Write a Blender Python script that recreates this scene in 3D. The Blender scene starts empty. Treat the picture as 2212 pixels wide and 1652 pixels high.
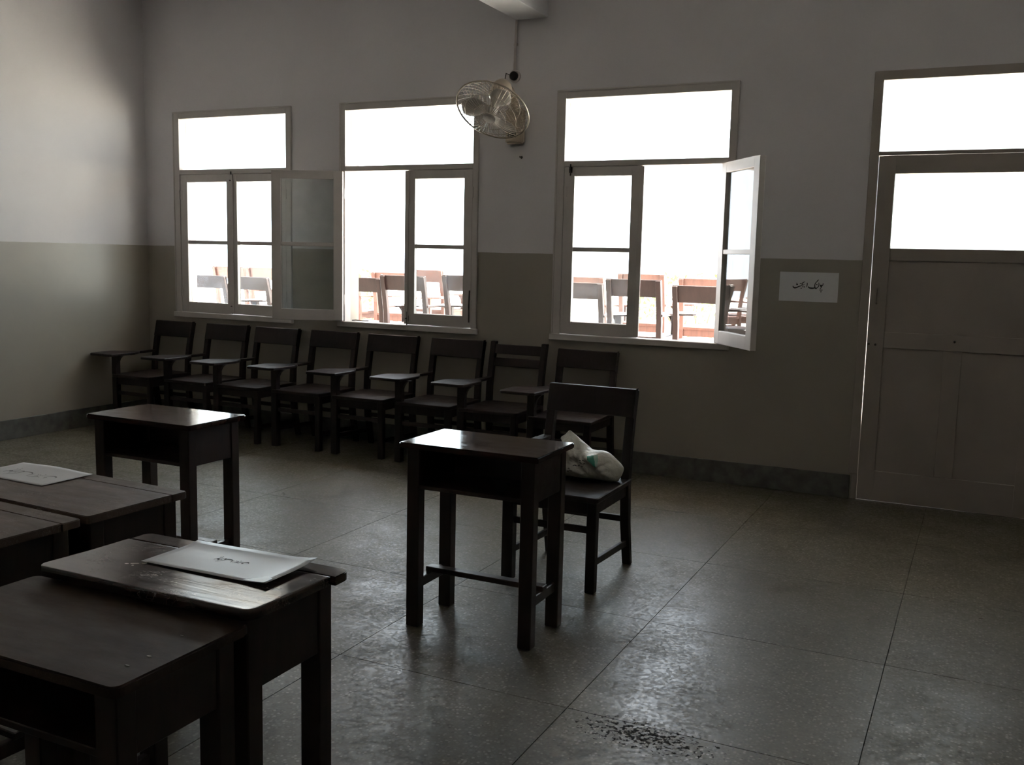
import bpy, bmesh, math, random
from mathutils import Vector, Matrix, noise

scene = bpy.context.scene
COL = scene.collection
PI = math.pi

# ------------------------------------------------------------------ camera
YAW, PITCH, ROLL = math.radians(25.6191), math.radians(7.2798), math.radians(1.3126)
fwd = Vector((-math.sin(YAW) * math.cos(PITCH), math.cos(YAW) * math.cos(PITCH), -math.sin(PITCH)))
rgt = Vector((math.cos(YAW), math.sin(YAW), 0))
upv = rgt.cross(fwd)
r2 = rgt * math.cos(ROLL) + upv * math.sin(ROLL)
u2 = -rgt * math.sin(ROLL) + upv * math.cos(ROLL)
cam_data = bpy.data.cameras.new('camera')
cam = bpy.data.objects.new('camera', cam_data)
COL.objects.link(cam)
M = Matrix((r2, u2, -fwd)).transposed().to_4x4()
M.translation = Vector((6.7732, -6.5473, 1.4967))
cam.matrix_world = M
cam_data.sensor_fit = 'HORIZONTAL'
cam_data.sensor_width = 36.0
cam_data.lens = 36.0 * 2119.99 / 2212.0
cam_data.clip_start = 0.05
scene.camera = cam

# ------------------------------------------------------------------ sky, sun, exposure
world = bpy.data.worlds.new('sky')
scene.world = world
world.use_nodes = True
bg = world.node_tree.nodes['Background']
bg.inputs['Color'].default_value = (0.82, 0.91, 1.0, 1)
bg.inputs['Strength'].default_value = 5.0
sun_data = bpy.data.lights.new('sun', 'SUN')
sun_data.energy = 75.0
sun_data.color = (1.0, 0.95, 0.86)
sun_data.angle = math.radians(0.55)
sun = bpy.data.objects.new('sun', sun_data)
COL.objects.link(sun)
sun_dir = Vector((-0.22, -0.38, -1.0))          # high sun, a little in front of the window wall
sun.rotation_euler = sun_dir.to_track_quat('-Z', 'Y').to_euler()
sun.location = (2, 6, 12)

vs = scene.view_settings
vs.view_transform = 'Standard'
vs.look = 'None'
vs.gamma = 1.0
vs.use_curve_mapping = False
vs.exposure = 0.66
scene.display_settings.display_device = 'sRGB'
scene.cycles.max_bounces = 14
scene.cycles.diffuse_bounces = 8
scene.cycles.glossy_bounces = 5
scene.cycles.transparent_max_bounces = 24
scene.cycles.caustics_reflective = False
scene.cycles.caustics_refractive = False

# ------------------------------------------------------------------ helpers
def link(o, parent=None):
    COL.objects.link(o)
    if parent is not None:
        o.parent = parent
    return o

def obj(name, bm, mat, parent=None, loc=(0, 0, 0), rotz=0.0, smooth=False, bevel=0.0, seg=1):
    if bevel > 0:
        bmesh.ops.remove_doubles(bm, verts=bm.verts, dist=1e-5)
        es = [e for e in bm.edges if len(e.link_faces) == 2 and e.calc_face_angle(0) > 0.5]
        bmesh.ops.bevel(bm, geom=es, offset=bevel, segments=seg, affect='EDGES', clamp_overlap=True)
    bmesh.ops.recalc_face_normals(bm, faces=bm.faces)
    me = bpy.data.meshes.new(name)
    bm.to_mesh(me)
    bm.free()
    me.materials.append(mat)
    if smooth:
        for p in me.polygons:
            p.use_smooth = True
    o = bpy.data.objects.new(name, me)
    o.location = loc
    o.rotation_euler = (0, 0, rotz)
    return link(o, parent)

def tag(o, label, cat=None, group=None, kind=None):
    o['label'] = label
    if cat: o['category'] = cat
    if group: o['group'] = group
    if kind: o['kind'] = kind
    return o

def empty(name, loc=(0, 0, 0), rotz=0.0):
    o = bpy.data.objects.new(name, None)
    o.empty_display_size = 0.1
    o.location = loc
    o.rotation_euler = (0, 0, rotz)
    return link(o)

def copy_tree(o, parent=None):
    c = o.copy()
    COL.objects.link(c)
    c.parent = parent
    for ch in list(o.children):
        copy_tree(ch, c)
    return c

def box(bm, x0, x1, y0, y1, z0, z1):
    v = [bm.verts.new(p) for p in ((x0, y0, z0), (x1, y0, z0), (x1, y1, z0), (x0, y1, z0),
                                   (x0, y0, z1), (x1, y0, z1), (x1, y1, z1), (x0, y1, z1))]
    for f in ((3, 2, 1, 0), (4, 5, 6, 7), (0, 1, 5, 4), (1, 2, 6, 5), (2, 3, 7, 6), (3, 0, 4, 7)):
        bm.faces.new([v[i] for i in f])
    return bm

def boxes(*bs):
    bm = bmesh.new()
    for b in bs:
        box(bm, *b)
    return bm

def prism(pts, z0, z1, bm=None):
    bm = bm or bmesh.new()
    lo = [bm.verts.new((x, y, z0)) for x, y in pts]
    hi = [bm.verts.new((x, y, z1)) for x, y in pts]
    n = len(pts)
    bm.faces.new(lo[::-1])
    bm.faces.new(hi)
    for i in range(n):
        bm.faces.new((lo[i], lo[(i + 1) % n], hi[(i + 1) % n], hi[i]))
    return bm

def prism_x(pts, x0, x1, bm=None):
    """(y, z) outline extruded along x"""
    bm = bm or bmesh.new()
    lo = [bm.verts.new((x0, y, z)) for y, z in pts]
    hi = [bm.verts.new((x1, y, z)) for y, z in pts]
    n = len(pts)
    bm.faces.new(lo[::-1])
    bm.faces.new(hi)
    for i in range(n):
        bm.faces.new((lo[i], lo[(i + 1) % n], hi[(i + 1) % n], hi[i]))
    return bm

def prism_y(pts, y0, y1, bm=None):
    """(x, z) outline extruded along y"""
    bm = bm or bmesh.new()
    lo = [bm.verts.new((x, y0, z)) for x, z in pts]
    hi = [bm.verts.new((x, y1, z)) for x, z in pts]
    n = len(pts)
    bm.faces.new(lo)
    bm.faces.new(hi[::-1])
    for i in range(n):
        bm.faces.new((lo[i], hi[i], hi[(i + 1) % n], lo[(i + 1) % n]))
    return bm

def bar(bm, p, q, w, d, side=Vector((0, 0, 1))):
    """rectangular bar from p to q"""
    p, q = Vector(p), Vector(q)
    a = (q - p).normalized()
    s = side - a * side.dot(a)
    if s.length < 1e-4:
        s = Vector((1, 0, 0)) - a * a.x
    s.normalize()
    t = a.cross(s)
    vs_ = []
    for c in (p, q):
        for i, j in ((-1, -1), (1, -1), (1, 1), (-1, 1)):
            vs_.append(bm.verts.new(c + s * (i * w / 2) + t * (j * d / 2)))
    for f in ((3, 2, 1, 0), (4, 5, 6, 7), (0, 1, 5, 4), (1, 2, 6, 5), (2, 3, 7, 6), (3, 0, 4, 7)):
        bm.faces.new([vs_[i] for i in f])
    return bm

def tube(bm, pts, r, n=8, closed=False):
    pts = [Vector(p) for p in pts]
    m = len(pts)
    rings = []
    prev = None
    for i, p in enumerate(pts):
        if closed:
            a = pts[(i + 1) % m] - pts[i - 1]
        else:
            a = pts[min(i + 1, m - 1)] - pts[max(i - 1, 0)]
        a.normalize()
        if prev is None:
            s = a.orthogonal().normalized()
        else:
            s = prev - a * prev.dot(a)
            if s.length < 1e-5: s = a.orthogonal()
            s.normalize()
        prev = s
        t = a.cross(s)
        rr = r[i] if isinstance(r, (list, tuple)) else r
        rings.append([bm.verts.new(p + (s * math.cos(k * 2 * PI / n) + t * math.sin(k * 2 * PI / n)) * rr) for k in range(n)])
    for i in range(m if closed else m - 1):
        A, B = rings[i], rings[(i + 1) % m]
        for k in range(n):
            bm.faces.new((A[k], A[(k + 1) % n], B[(k + 1) % n], B[k]))
    if not closed:
        bm.faces.new(rings[0][::-1])
        bm.faces.new(rings[-1])
    return bm

def lathe(bm, prof, c, axis, n=24):
    """profile [(r, h)] spun about axis through c"""
    axis = Vector(axis).normalized()
    c = Vector(c)
    s = axis.orthogonal().normalized()
    t = axis.cross(s)
    rings = []
    for r, h in prof:
        rings.append([bm.verts.new(c + axis * h + (s * math.cos(k * 2 * PI / n) + t * math.sin(k * 2 * PI / n)) * max(r, 1e-4)) for k in range(n)])
    for A, B in zip(rings, rings[1:]):
        for k in range(n):
            bm.faces.new((A[k], A[(k + 1) % n], B[(k + 1) % n], B[k]))
    bm.faces.new(rings[0][::-1])
    bm.faces.new(rings[-1])
    return bm

def rounded_rect(x0, x1, y0, y1, r, n=4):
    pts = []
    rs = r if isinstance(r, (list, tuple)) else [r] * 4
    for (cx, cy, a0), rr in zip(((x0, y0, PI), (x1, y0, 1.5 * PI), (x1, y1, 0), (x0, y1, 0.5 * PI)), rs):
        ox = cx + (rr if cx == x0 else -rr)
        oy = cy + (rr if cy == y0 else -rr)
        for k in range(n + 1):
            a = a0 + k * (PI / 2) / n
            pts.append((ox + rr * math.cos(a), oy + rr * math.sin(a)))
    return pts

# ------------------------------------------------------------------ materials
def mat_new(name):
    m = bpy.data.materials.new(name)
    m.use_nodes = True
    nt = m.node_tree
    return m, nt, nt.nodes['Principled BSDF']

def N(nt, typ, **kw):
    n = nt.nodes.new(typ)
    for k, v in kw.items():
        if k in n.inputs.keys() if hasattr(n.inputs, 'keys') else False:
            n.inputs[k].default_value = v
        else:
            setattr(n, k, v)
    return n

def ramp(nt, stops, fac):
    r = nt.nodes.new('ShaderNodeValToRGB')
    el = r.color_ramp.elements
    while len(el) < len(stops):
        el.new(0.5)
    for e, (p, c) in zip(el, stops):
        e.position = p
        e.color = (*c, 1) if len(c) == 3 else c
    nt.links.new(fac, r.inputs['Fac'])
    return r

def maprange(nt, val, a, b, c, d):
    m = nt.nodes.new('ShaderNodeMapRange')
    m.inputs['From Min'].default_value = a
    m.inputs['From Max'].default_value = b
    m.inputs['To Min'].default_value = c
    m.inputs['To Max'].default_value = d
    nt.links.new(val, m.inputs['Value'])
    return m.outputs['Result']

def mixc(nt, fac, a, b, blend='MIX'):
    m = nt.nodes.new('ShaderNodeMix')
    m.data_type = 'RGBA'
    m.blend_type = blend
    for sock, v in ((m.inputs['Factor'], fac), (m.inputs['A'], a), (m.inputs['B'], b)):
        if hasattr(v, 'is_linked'):
            nt.links.new(v, sock)
        elif isinstance(v, (int, float)):
            sock.default_value = v
        else:
            sock.default_value = (*v, 1)
    return m.outputs[2]

def mathn(nt, op, a, b=None, clamp=False):
    m = nt.nodes.new('ShaderNodeMath')
    m.operation = op
    m.use_clamp = clamp
    for i, v in enumerate((a, b)):
        if v is None: continue
        if hasattr(v, 'is_linked'):
            nt.links.new(v, m.inputs[i])
        else:
            m.inputs[i].default_value = v
    return m.outputs[0]

def coords(nt, which='Object', scale=(1, 1, 1)):
    tc = nt.nodes.new('ShaderNodeTexCoord')
    mp = nt.nodes.new('ShaderNodeMapping')
    mp.inputs['Scale'].default_value = scale
    nt.links.new(tc.outputs[which], mp.inputs['Vector'])
    return mp.outputs['Vector']

def noisen(nt, vec, scale, detail=3.0, rough=0.5, dist=0.0):
    n = nt.nodes.new('ShaderNodeTexNoise')
    n.inputs['Scale'].default_value = scale
    n.inputs['Detail'].default_value = detail
    n.inputs['Roughness'].default_value = rough
    n.inputs['Distortion'].default_value = dist
    nt.links.new(vec, n.inputs['Vector'])
    return n.outputs['Fac']

def bump(nt, bsdf, h, strength, dist=0.002):
    b = nt.nodes.new('ShaderNodeBump')
    b.inputs['Strength'].default_value = strength
    b.inputs['Distance'].default_value = dist
    nt.links.new(h, b.inputs['Height'])
    nt.links.new(b.outputs['Normal'], bsdf.inputs['Normal'])

def simple(name, col, rough=0.5, var=0.12, scale=9.0, metal=0.0, bmp=0.0):
    m, nt, b = mat_new(name)
    v = coords(nt)
    n = noisen(nt, v, scale, 4)
    dark = tuple(c * (1 - var) for c in col)
    lite = tuple(min(1, c * (1 + var)) for c in col)
    nt.links.new(ramp(nt, [(0.3, dark), (0.7, lite)], n).outputs['Color'], b.inputs['Base Color'])
    b.inputs['Roughness'].default_value = rough
    b.inputs['Metallic'].default_value = metal
    if bmp:
        bump(nt, b, noisen(nt, v, scale * 8, 3), bmp)
    return m

def wood(name, dark, lite, rlo, rhi, axis='x', scratch=0.0, chalk=0.0, spec=0.5, relief=0.02):
    m, nt, b = mat_new(name)
    sc = {'x': (2.0, 26.0, 26.0), 'z': (26.0, 26.0, 2.0)}[axis]
    v = coords(nt, 'Object', sc)
    v1 = coords(nt)
    grain = noisen(nt, v, 1.6, 6, 0.6, 0.6)
    blot = noisen(nt, v1, 7.0, 4)
    c = ramp(nt, [(0.25, dark), (0.75, lite)], grain).outputs['Color']
    c = mixc(nt, maprange(nt, blot, 0.35, 0.75, 0.0, 0.55), c, tuple(x * 0.55 for x in dark))
    rr = maprange(nt, noisen(nt, coords(nt, 'Object', (6, 16, 16)), 1.4, 5, 0.65), 0.3, 0.7, rlo, rhi)
    if scratch or chalk:
        sn = nt.nodes.new('ShaderNodeTexNoise')
        sn.inputs['Scale'].default_value = 2.2
        sn.inputs['Detail'].default_value = 5
        sn.inputs['Distortion'].default_value = 2.5
        nt.links.new(coords(nt, 'Object', (8, 24, 8)), sn.inputs['Vector'])
        thin = mathn(nt, 'ABSOLUTE', mathn(nt, 'SUBTRACT', sn.outputs['Fac'], 0.52))
        line = maprange(nt, thin, 0.0, 0.016, 1.0, 0.0)
        patch = maprange(nt, noisen(nt, coords(nt), 9.0, 2), 0.50, 0.62, 0.0, 1.0)
        mask = mathn(nt, 'MULTIPLY', line, patch, True)
        if chalk:
            c = mixc(nt, mathn(nt, 'MULTIPLY', mask, chalk), c, (0.34, 0.30, 0.26))
        if scratch:
            rr = mathn(nt, 'ADD', rr, mathn(nt, 'MULTIPLY', mask, scratch), True)
    nt.links.new(c, b.inputs['Base Color'])
    nt.links.new(rr, b.inputs['Roughness'])
    b.inputs['Specular IOR Level'].default_value = spec
    bump(nt, b, grain, relief, 0.001)
    return m

def wall_paint():
    m, nt, b = mat_new('two_tone_wall_paint')
    geo = nt.nodes.new('ShaderNodeNewGeometry')
    sep = nt.nodes.new('ShaderNodeSeparateXYZ')
    nt.links.new(geo.outputs['Position'], sep.inputs[0])
    v = coords(nt)
    wob = mathn(nt, 'ADD', sep.outputs['Z'], mathn(nt, 'MULTIPLY', noisen(nt, v, 6.0, 3), 0.008))
    up = maprange(nt, wob, 1.529, 1.532, 0.0, 1.0)
    soft = noisen(nt, v, 0.9, 5, 0.6)
    fine = noisen(nt, v, 30.0, 4)
    upper = ramp(nt, [(0.3, (0.64, 0.615, 0.625)), (0.7, (0.71, 0.69, 0.70))], soft).outputs['Color']
    lower = ramp(nt, [(0.3, (0.315, 0.285, 0.238)), (0.7, (0.365, 0.335, 0.282))], soft).outputs['Color']
    nt.links.new(mixc(nt, up, lower, upper), b.inputs['Base Color'])
    nt.links.new(maprange(nt, up, 0, 1, 0.33, 0.85), b.inputs['Roughness'])
    nt.links.new(maprange(nt, up, 0, 1, 0.5, 0.25), b.inputs['Specular IOR Level'])
    bump(nt, b, fine, 0.12, 0.002)
    return m

def terrazzo():
    m, nt, b = mat_new('terrazzo')
    geo = nt.nodes.new('ShaderNodeNewGeometry')
    pos = geo.outputs['Position']
    vo = nt.nodes.new('ShaderNodeTexVoronoi')
    vo.inputs['Scale'].default_value = 82.0
    vo.inputs['Randomness'].default_value = 1.0
    nt.links.new(pos, vo.inputs['Vector'])
    csep = nt.nodes.new('ShaderNodeSeparateColor')
    nt.links.new(vo.outputs['Color'], csep.inputs[0])
    chip = ramp(nt, [(0.0, (0.055, 0.052, 0.040)), (0.35, (0.11, 0.104, 0.080)), (0.70, (0.155, 0.147, 0.113)), (1.0, (0.27, 0.258, 0.212))], csep.outputs[0]).outputs['Color']
    inchip = maprange(nt, vo.outputs['Distance'], 0.30, 0.52, 1.0, 0.0)
    c = mixc(nt, inchip, (0.100, 0.091, 0.065), chip)
    soft = noisen(nt, pos, 1.3, 5, 0.6)
    c = mixc(nt, maprange(nt, soft, 0.35, 0.7, 0.0, 0.45), c, (0.084, 0.074, 0.049))
    oi = nt.nodes.new('ShaderNodeObjectInfo')
    tone = maprange(nt, oi.outputs['Random'], 0, 1, 0.88, 1.08)
    cb = nt.nodes.new('ShaderNodeCombineColor')
    for i in range(3): nt.links.new(tone, cb.inputs[i])
    c = mixc(nt, 1.0, c, cb.outputs[0], 'MULTIPLY')
    # worn pits along one joint
    vm = nt.nodes.new('ShaderNodeVectorMath'); vm.operation = 'DISTANCE'
    mp = nt.nodes.new('ShaderNodeMapping')
    mp.inputs['Scale'].default_value = (1.0, 2.3, 1.0)
    nt.links.new(pos, mp.inputs['Vector'])
    nt.links.new(mp.outputs['Vector'], vm.inputs[0])
    vm.inputs[1].default_value = (5.90, -3.70 * 2.3, 0)
    near = maprange(nt, vm.outputs['Value'], 0.05, 0.34, 1.0, 0.0)
    pn = noisen(nt, pos, 60.0, 3, 0.6)
    pit = maprange(nt, mathn(nt, 'ADD', pn, mathn(nt, 'MULTIPLY', near, 0.22)), 0.685, 0.715, 0.0, 1.0)
    pit = mathn(nt, 'MULTIPLY', pit, mathn(nt, 'GREATER_THAN', near, 0.05), True)
    c = mixc(nt, pit, c, (0.045, 0.042, 0.034))
    nt.links.new(c, b.inputs['Base Color'])
    rn = maprange(nt, noisen(nt, pos, 3.2, 6, 0.65), 0.3, 0.7, 0.34, 0.56)
    rn = mathn(nt, 'ADD', rn, mathn(nt, 'MULTIPLY', pit, 0.4), True)
    rn = mathn(nt, 'ADD', rn, maprange(nt, csep.outputs[1], 0, 1, -0.09, 0.09), True)
    nt.links.new(rn, b.inputs['Roughness'])
    b.inputs['Specular IOR Level'].default_value = 0.5
    h = mathn(nt, 'SUBTRACT', mathn(nt, 'ADD', noisen(nt, pos, 45.0, 3), mathn(nt, 'MULTIPLY', csep.outputs[2], 0.5)), mathn(nt, 'MULTIPLY', pit, 1.2))
    bump(nt, b, h, 0.12, 0.002)
    return m

def glass(name, dirt=0.05):
    m = bpy.data.materials.new(name)
    m.use_nodes = True
    nt = m.node_tree
    nt.nodes.clear()
    out = nt.nodes.new('ShaderNodeOutputMaterial')
    tr = nt.nodes.new('ShaderNodeBsdfTransparent')
    tr.inputs['Color'].default_value = (0.93, 0.96, 0.95, 1)
    gl = nt.nodes.new('ShaderNodeBsdfGlossy')
    gl.inputs['Roughness'].default_value = 0.01
    v = coords(nt)
    bp_ = nt.nodes.new('ShaderNodeBump')
    bp_.inputs['Strength'].default_value = 0.05
    bp_.inputs['Distance'].default_value = 0.004
    nt.links.new(noisen(nt, v, 5.0, 1), bp_.inputs['Height'])
    nt.links.new(bp_.outputs['Normal'], gl.inputs['Normal'])
    lw = nt.nodes.new('ShaderNodeLayerWeight')
    lw.inputs['Blend'].default_value = 0.5
    sch = mathn(nt, 'ADD', mathn(nt, 'MULTIPLY', mathn(nt, 'POWER', lw.outputs['Facing'], 5.0), 0.95), 0.045, True)
    mx = nt.nodes.new('ShaderNodeMixShader')
    nt.links.new(sch, mx.inputs[0])
    nt.links.new(tr.outputs[0], mx.inputs[1])
    nt.links.new(gl.outputs[0], mx.inputs[2])
    df = nt.nodes.new('ShaderNodeBsdfTranslucent')
    df.inputs['Color'].default_value = (0.75, 0.78, 0.85, 1)
    d2 = nt.nodes.new('ShaderNodeBsdfDiffuse')
    d2.inputs['Color'].default_value = (0.6, 0.6, 0.6, 1)
    dm = nt.nodes.new('ShaderNodeMixShader')
    dm.inputs[0].default_value = 0.5
    nt.links.new(df.outputs[0], dm.inputs[1])
    nt.links.new(d2.outputs[0], dm.inputs[2])
    m2 = nt.nodes.new('ShaderNodeMixShader')
    nt.links.new(maprange(nt, noisen(nt, v, 4.0, 5, 0.65), 0.4, 0.75, dirt * 0.3, dirt * 1.8), m2.inputs[0])
    nt.links.new(mx.outputs[0], m2.inputs[1])
    nt.links.new(dm.outputs[0], m2.inputs[2])
    nt.links.new(m2.outputs[0], out.inputs['Surface'])
    return m

MT = {}
MT['wall'] = wall_paint()
MT['ceiling'] = simple('white_distemper', (0.66, 0.66, 0.68), 0.9, 0.05, 2.0)
MT['floor'] = terrazzo()
MT['grout'] = simple('dark_joint', (0.06, 0.056, 0.048), 0.9)
MT['skirting'] = simple('cement_skirting', (0.115, 0.115, 0.105), 0.45, 0.35, 14.0)
MT['frame'] = simple('cream_gloss_paint', (0.52, 0.485, 0.46), 0.42, 0.07, 5.0)
MT['door'] = simple('beige_gloss_paint', (0.34, 0.30, 0.265), 0.40, 0.07, 3.0)
MT['glass'] = glass('window_glass', 0.05)
MT['iron'] = simple('dark_iron', (0.05, 0.045, 0.04), 0.5, 0.3, 30.0, 0.6)
MT['desk'] = wood('dark_varnished_wood', (0.022, 0.010, 0.008), (0.055, 0.026, 0.021), 0.05, 0.15, 'x', 0.15)
MT['desk_worn'] = wood('scratched_varnished_wood', (0.020, 0.010, 0.008), (0.048, 0.026, 0.020), 0.06, 0.20, 'x', 0.34, 0.3, relief=0.12)
MT['desk_dusty'] = wood('dusty_wood', (0.080, 0.050, 0.035), (0.135, 0.088, 0.062), 0.42, 0.60, 'x', 0.1, 0.75)
MT['desk_dull'] = wood('dull_varnished_wood', (0.034, 0.020, 0.014), (0.064, 0.039, 0.028), 0.40, 0.56, 'x', 0.2, 0.2, spec=0.28)
MT['desk_leg'] = wood('dark_leg_wood', (0.018, 0.009, 0.008), (0.042, 0.022, 0.018), 0.28, 0.45, 'z')
MT['chair'] = wood('dark_chair_wood', (0.014, 0.009, 0.009), (0.030, 0.018, 0.018), 0.42, 0.58, 'z', spec=0.3)
MT['chair_out'] = wood('brown_chair_wood', (0.026, 0.014, 0.013), (0.048, 0.026, 0.024), 0.30, 0.48, 'z')
MT['chair_red'] = wood('reddish_chair_wood', (0.075, 0.032, 0.024), (0.125, 0.055, 0.04), 0.35, 0.5, 'z')
MT['paper'] = simple('white_paper', (0.74, 0.74, 0.76), 0.55, 0.02, 3.0)
MT['paper_gloss'] = simple('smooth_white_paper', (0.70, 0.72, 0.76), 0.32, 0.02, 3.0)
MT['ink'] = simple('black_ink', (0.02, 0.02, 0.024), 0.6)
MT['faint_ink'] = simple('faint_grey_ink', (0.20, 0.20, 0.21), 0.7)
MT['tape'] = simple('yellowed_tape', (0.42, 0.38, 0.28), 0.3)
MT['fan'] = simple('cream_enamel', (0.50, 0.42, 0.33), 0.32, 0.1, 8.0)
MT['fan_wire'] = simple('cream_wire', (0.46, 0.40, 0.33), 0.25, 0.05, 8.0, 0.3)
MT['fan_blade'] = simple('pale_grey_blade', (0.40, 0.37, 0.34), 0.4, 0.05)
MT['bakelite'] = simple('dark_bakelite', (0.012, 0.008, 0.008), 0.6)
MT['conduit'] = simple('painted_conduit', (0.52, 0.47, 0.45), 0.5)
MT['concrete'] = simple('sunlit_concrete', (0.56, 0.52, 0.48), 0.85, 0.1, 2.0)
MT['ground'] = simple('pale_dusty_ground', (0.44, 0.41, 0.38), 0.95, 0.15, 0.8)
MT['leaf'] = simple('green_leaf', (0.14, 0.24, 0.06), 0.5, 0.3, 3.0)
MT['stem'] = simple('bush_stem', (0.12, 0.08, 0.05), 0.8)

# ------------------------------------------------------------------ room shell
RX, RY, RZ = 8.6, -8.2, 3.62
TH = 0.23
ZTO, ZTT, ZTB, ZSB = 2.6663, 2.6071, 2.1784, 0.9115
WIN = [(0.3314, 1.6033, 0.4006, 1.5493), (2.0805, 3.3249, 2.1330, 3.2795), (3.9440, 5.2300, 4.0101, 5.1784)]
DOOR = (6.055, 7.165, 6.113, 7.107)

def wall_with_holes(xs, zs, holes, y0, y1):
    bm = bmesh.new()
    cache = {}
    def V(x, y, z):
        k = (round(x, 5), y, round(z, 5))
        if k not in cache: cache[k] = bm.verts.new((x, y, z))
        return cache[k]
    def solid(i, j):
        if i < 0 or j < 0 or i >= len(xs) - 1 or j >= len(zs) - 1: return False
        cx, cz = (xs[i] + xs[i + 1]) / 2, (zs[j] + zs[j + 1]) / 2
        return not any(a < cx < b and c < cz < d for a, b, c, d in holes)
    for i in range(len(xs) - 1):
        for j in range(len(zs) - 1):
            if not solid(i, j): continue
            a, b, c, d = xs[i], xs[i + 1], zs[j], zs[j + 1]
            bm.faces.new((V(a, y0, c), V(b, y0, c), V(b, y0, d), V(a, y0, d)))
            bm.faces.new((V(a, y1, c), V(a, y1, d), V(b, y1, d), V(b, y1, c)))
            for (di, dj), e in (((-1, 0), ((a, c), (a, d))), ((1, 0), ((b, c), (b, d))), ((0, -1), ((a, c), (b, c))), ((0, 1), ((a, d), (b, d)))):
                if not solid(i + di, j + dj):
                    p, q = e
                    bm.faces.new((V(p[0], y0, p[1]), V(q[0], y0, q[1]), V(q[0], y1, q[1]), V(p[0], y1, p[1])))
    return bm

holes = [(a + 0.02, b - 0.02, ZSB + 0.02, ZTO - 0.02) for a, b, _, _ in WIN]
holes.append((DOOR[0] + 0.02, DOOR[1] - 0.02, 0.0, ZTO - 0.015))
xs = sorted({-TH, RX + TH, *[h[0] for h in holes], *[h[1] for h in holes]})
zs = sorted({0.0, RZ, *[h[2] for h in holes], *[h[3] for h in holes]})
w = obj('wall_far', wall_with_holes(xs, zs, holes, 0.0, TH), MT['wall'])
tag(w, 'far wall with three windows and a door, pale above and beige below', 'wall', kind='structure')
w = obj('wall_left', boxes((-TH, 0, RY - TH, 0.0, 0, RZ)), MT['wall'])
tag(w, 'left wall, pale upper half over a glossy beige lower half', 'wall', kind='structure')
w = obj('wall_right', boxes((RX, RX + TH, RY - TH, 0.0, 0, RZ)), MT['wall'])
tag(w, 'right wall of the classroom beyond the door', 'wall', kind='structure')
w = obj('wall_back', boxes((0, RX, RY - TH, RY, 0, RZ)), MT['wall'])
tag(w, 'back wall of the classroom behind the desks', 'wall', kind='structure')
w = obj('ceiling', boxes((-TH, RX + TH, RY - TH, TH, RZ, RZ + 0.15)), MT['ceiling'])
tag(w, 'white ceiling slab above the beam', 'ceiling', kind='structure')
w = obj('ceiling_beam', boxes((3.605, 3.849, RY, 0.0, 3.172, RZ)), MT['ceiling'], bevel=0.004)
tag(w, 'white ceiling beam end meeting the window wall', 'beam', kind='structure')

floor = obj('floor', boxes((-TH, RX + TH, RY - TH, TH, -0.12, -0.004)), MT['grout'])
tag(floor, 'terrazzo classroom floor cast in large square panels', 'floor', kind='structure')
gx = sorted([5.608 + 0.923 * k for k in range(-7, 5)])
gx = [0.0] + [g for g in gx if 0.1 < g < RX - 0.05] + [RX]
gy = [-2.728 - 0.905 * k for k in range(-4, 8)]
gy = sorted([RY] + [g for g in gy if RY + 0.1 < g < -0.03] + [0.0])
for i in range(len(gx) - 1):
    for j in range(len(gy) - 1):
        a, b, c, d = gx[i], gx[i + 1], gy[j], gy[j + 1]
        p = obj('floor_panel', boxes((a + 0.0016, b - 0.0016, c + 0.0016, d - 0.0016, -0.004, 0.0)), MT['floor'], floor)
    
BBH = 0.154
b_ = obj('baseboard_far', boxes((0.0, DOOR[0] + 0.012, -0.014, 0, 0, BBH), (DOOR[1] + 0.012, RX, -0.014, 0, 0, BBH)), MT['skirting'], bevel=0.003)
tag(b_, 'grey cement skirting along the window wall', 'skirting', kind='structure')
b_ = obj('baseboard_left', boxes((0.0, 0.014, RY, -0.014, 0, BBH)), MT['skirting'], bevel=0.003)
tag(b_, 'grey cement skirting along the left wall', 'skirting', kind='structure')

# ------------------------------------------------------------------ windows
SZ0, SZ1 = 0.958, 2.136        # sash bottom and top
GZ0, GZ1 = 1.0454, 2.0716      # glazed part of a sash
MZ0, MZ1 = 1.546, 1.577        # glazing bar

def sash(parent, hx, hy, width, side, rot, glass_lo, glass_hi):
    """side +1: hinged left, grows to +x; -1: hinged right, grows to -x. glass_lo/hi measured from the hinge"""
    h = SZ1 - SZ0
    s = side
    def bx(a, b, z0, z1, y0=0.0, y1=0.038):
        x0, x1 = sorted((a * s, b * s))
        return (x0, x1, y0, y1, z0, z1)
    bm = boxes(bx(0, glass_lo, 0, h), bx(glass_hi, width, 0, h),
               bx(glass_lo, glass_hi, 0, GZ0 - SZ0), bx(glass_lo, glass_hi, GZ1 - SZ0, h),
               bx(glass_lo, glass_hi, MZ0 - SZ0, MZ1 - SZ0, 0.004, 0.034))
    o = obj('sash', bm, MT['frame'], parent, (hx, hy, SZ0), rot, bevel=0.003)
    e = 0.004
    obj('pane', boxes(bx(glass_lo - e, glass_hi + e, GZ0 - SZ0 - e, MZ0 - SZ0 + e, 0.017, 0.020)), MT['glass'], o)
    obj('pane', boxes(bx(glass_lo - e, glass_hi + e, MZ1 - SZ0 - e, GZ1 - SZ0 + e, 0.017, 0.020)), MT['glass'], o)
    for z in (0.17, h - 0.17):
        bmh = bmesh.new()
        tube(bmh, [(-0.004 * s, -0.006, z - 0.04), (-0.004 * s, -0.006, z + 0.04)], 0.006, 8)
        box(bmh, *bx(0.0, 0.022, z - 0.038, z + 0.038, -0.003, 0.0))
        obj('hinge', bmh, MT['frame'], o)
    return o

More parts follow.
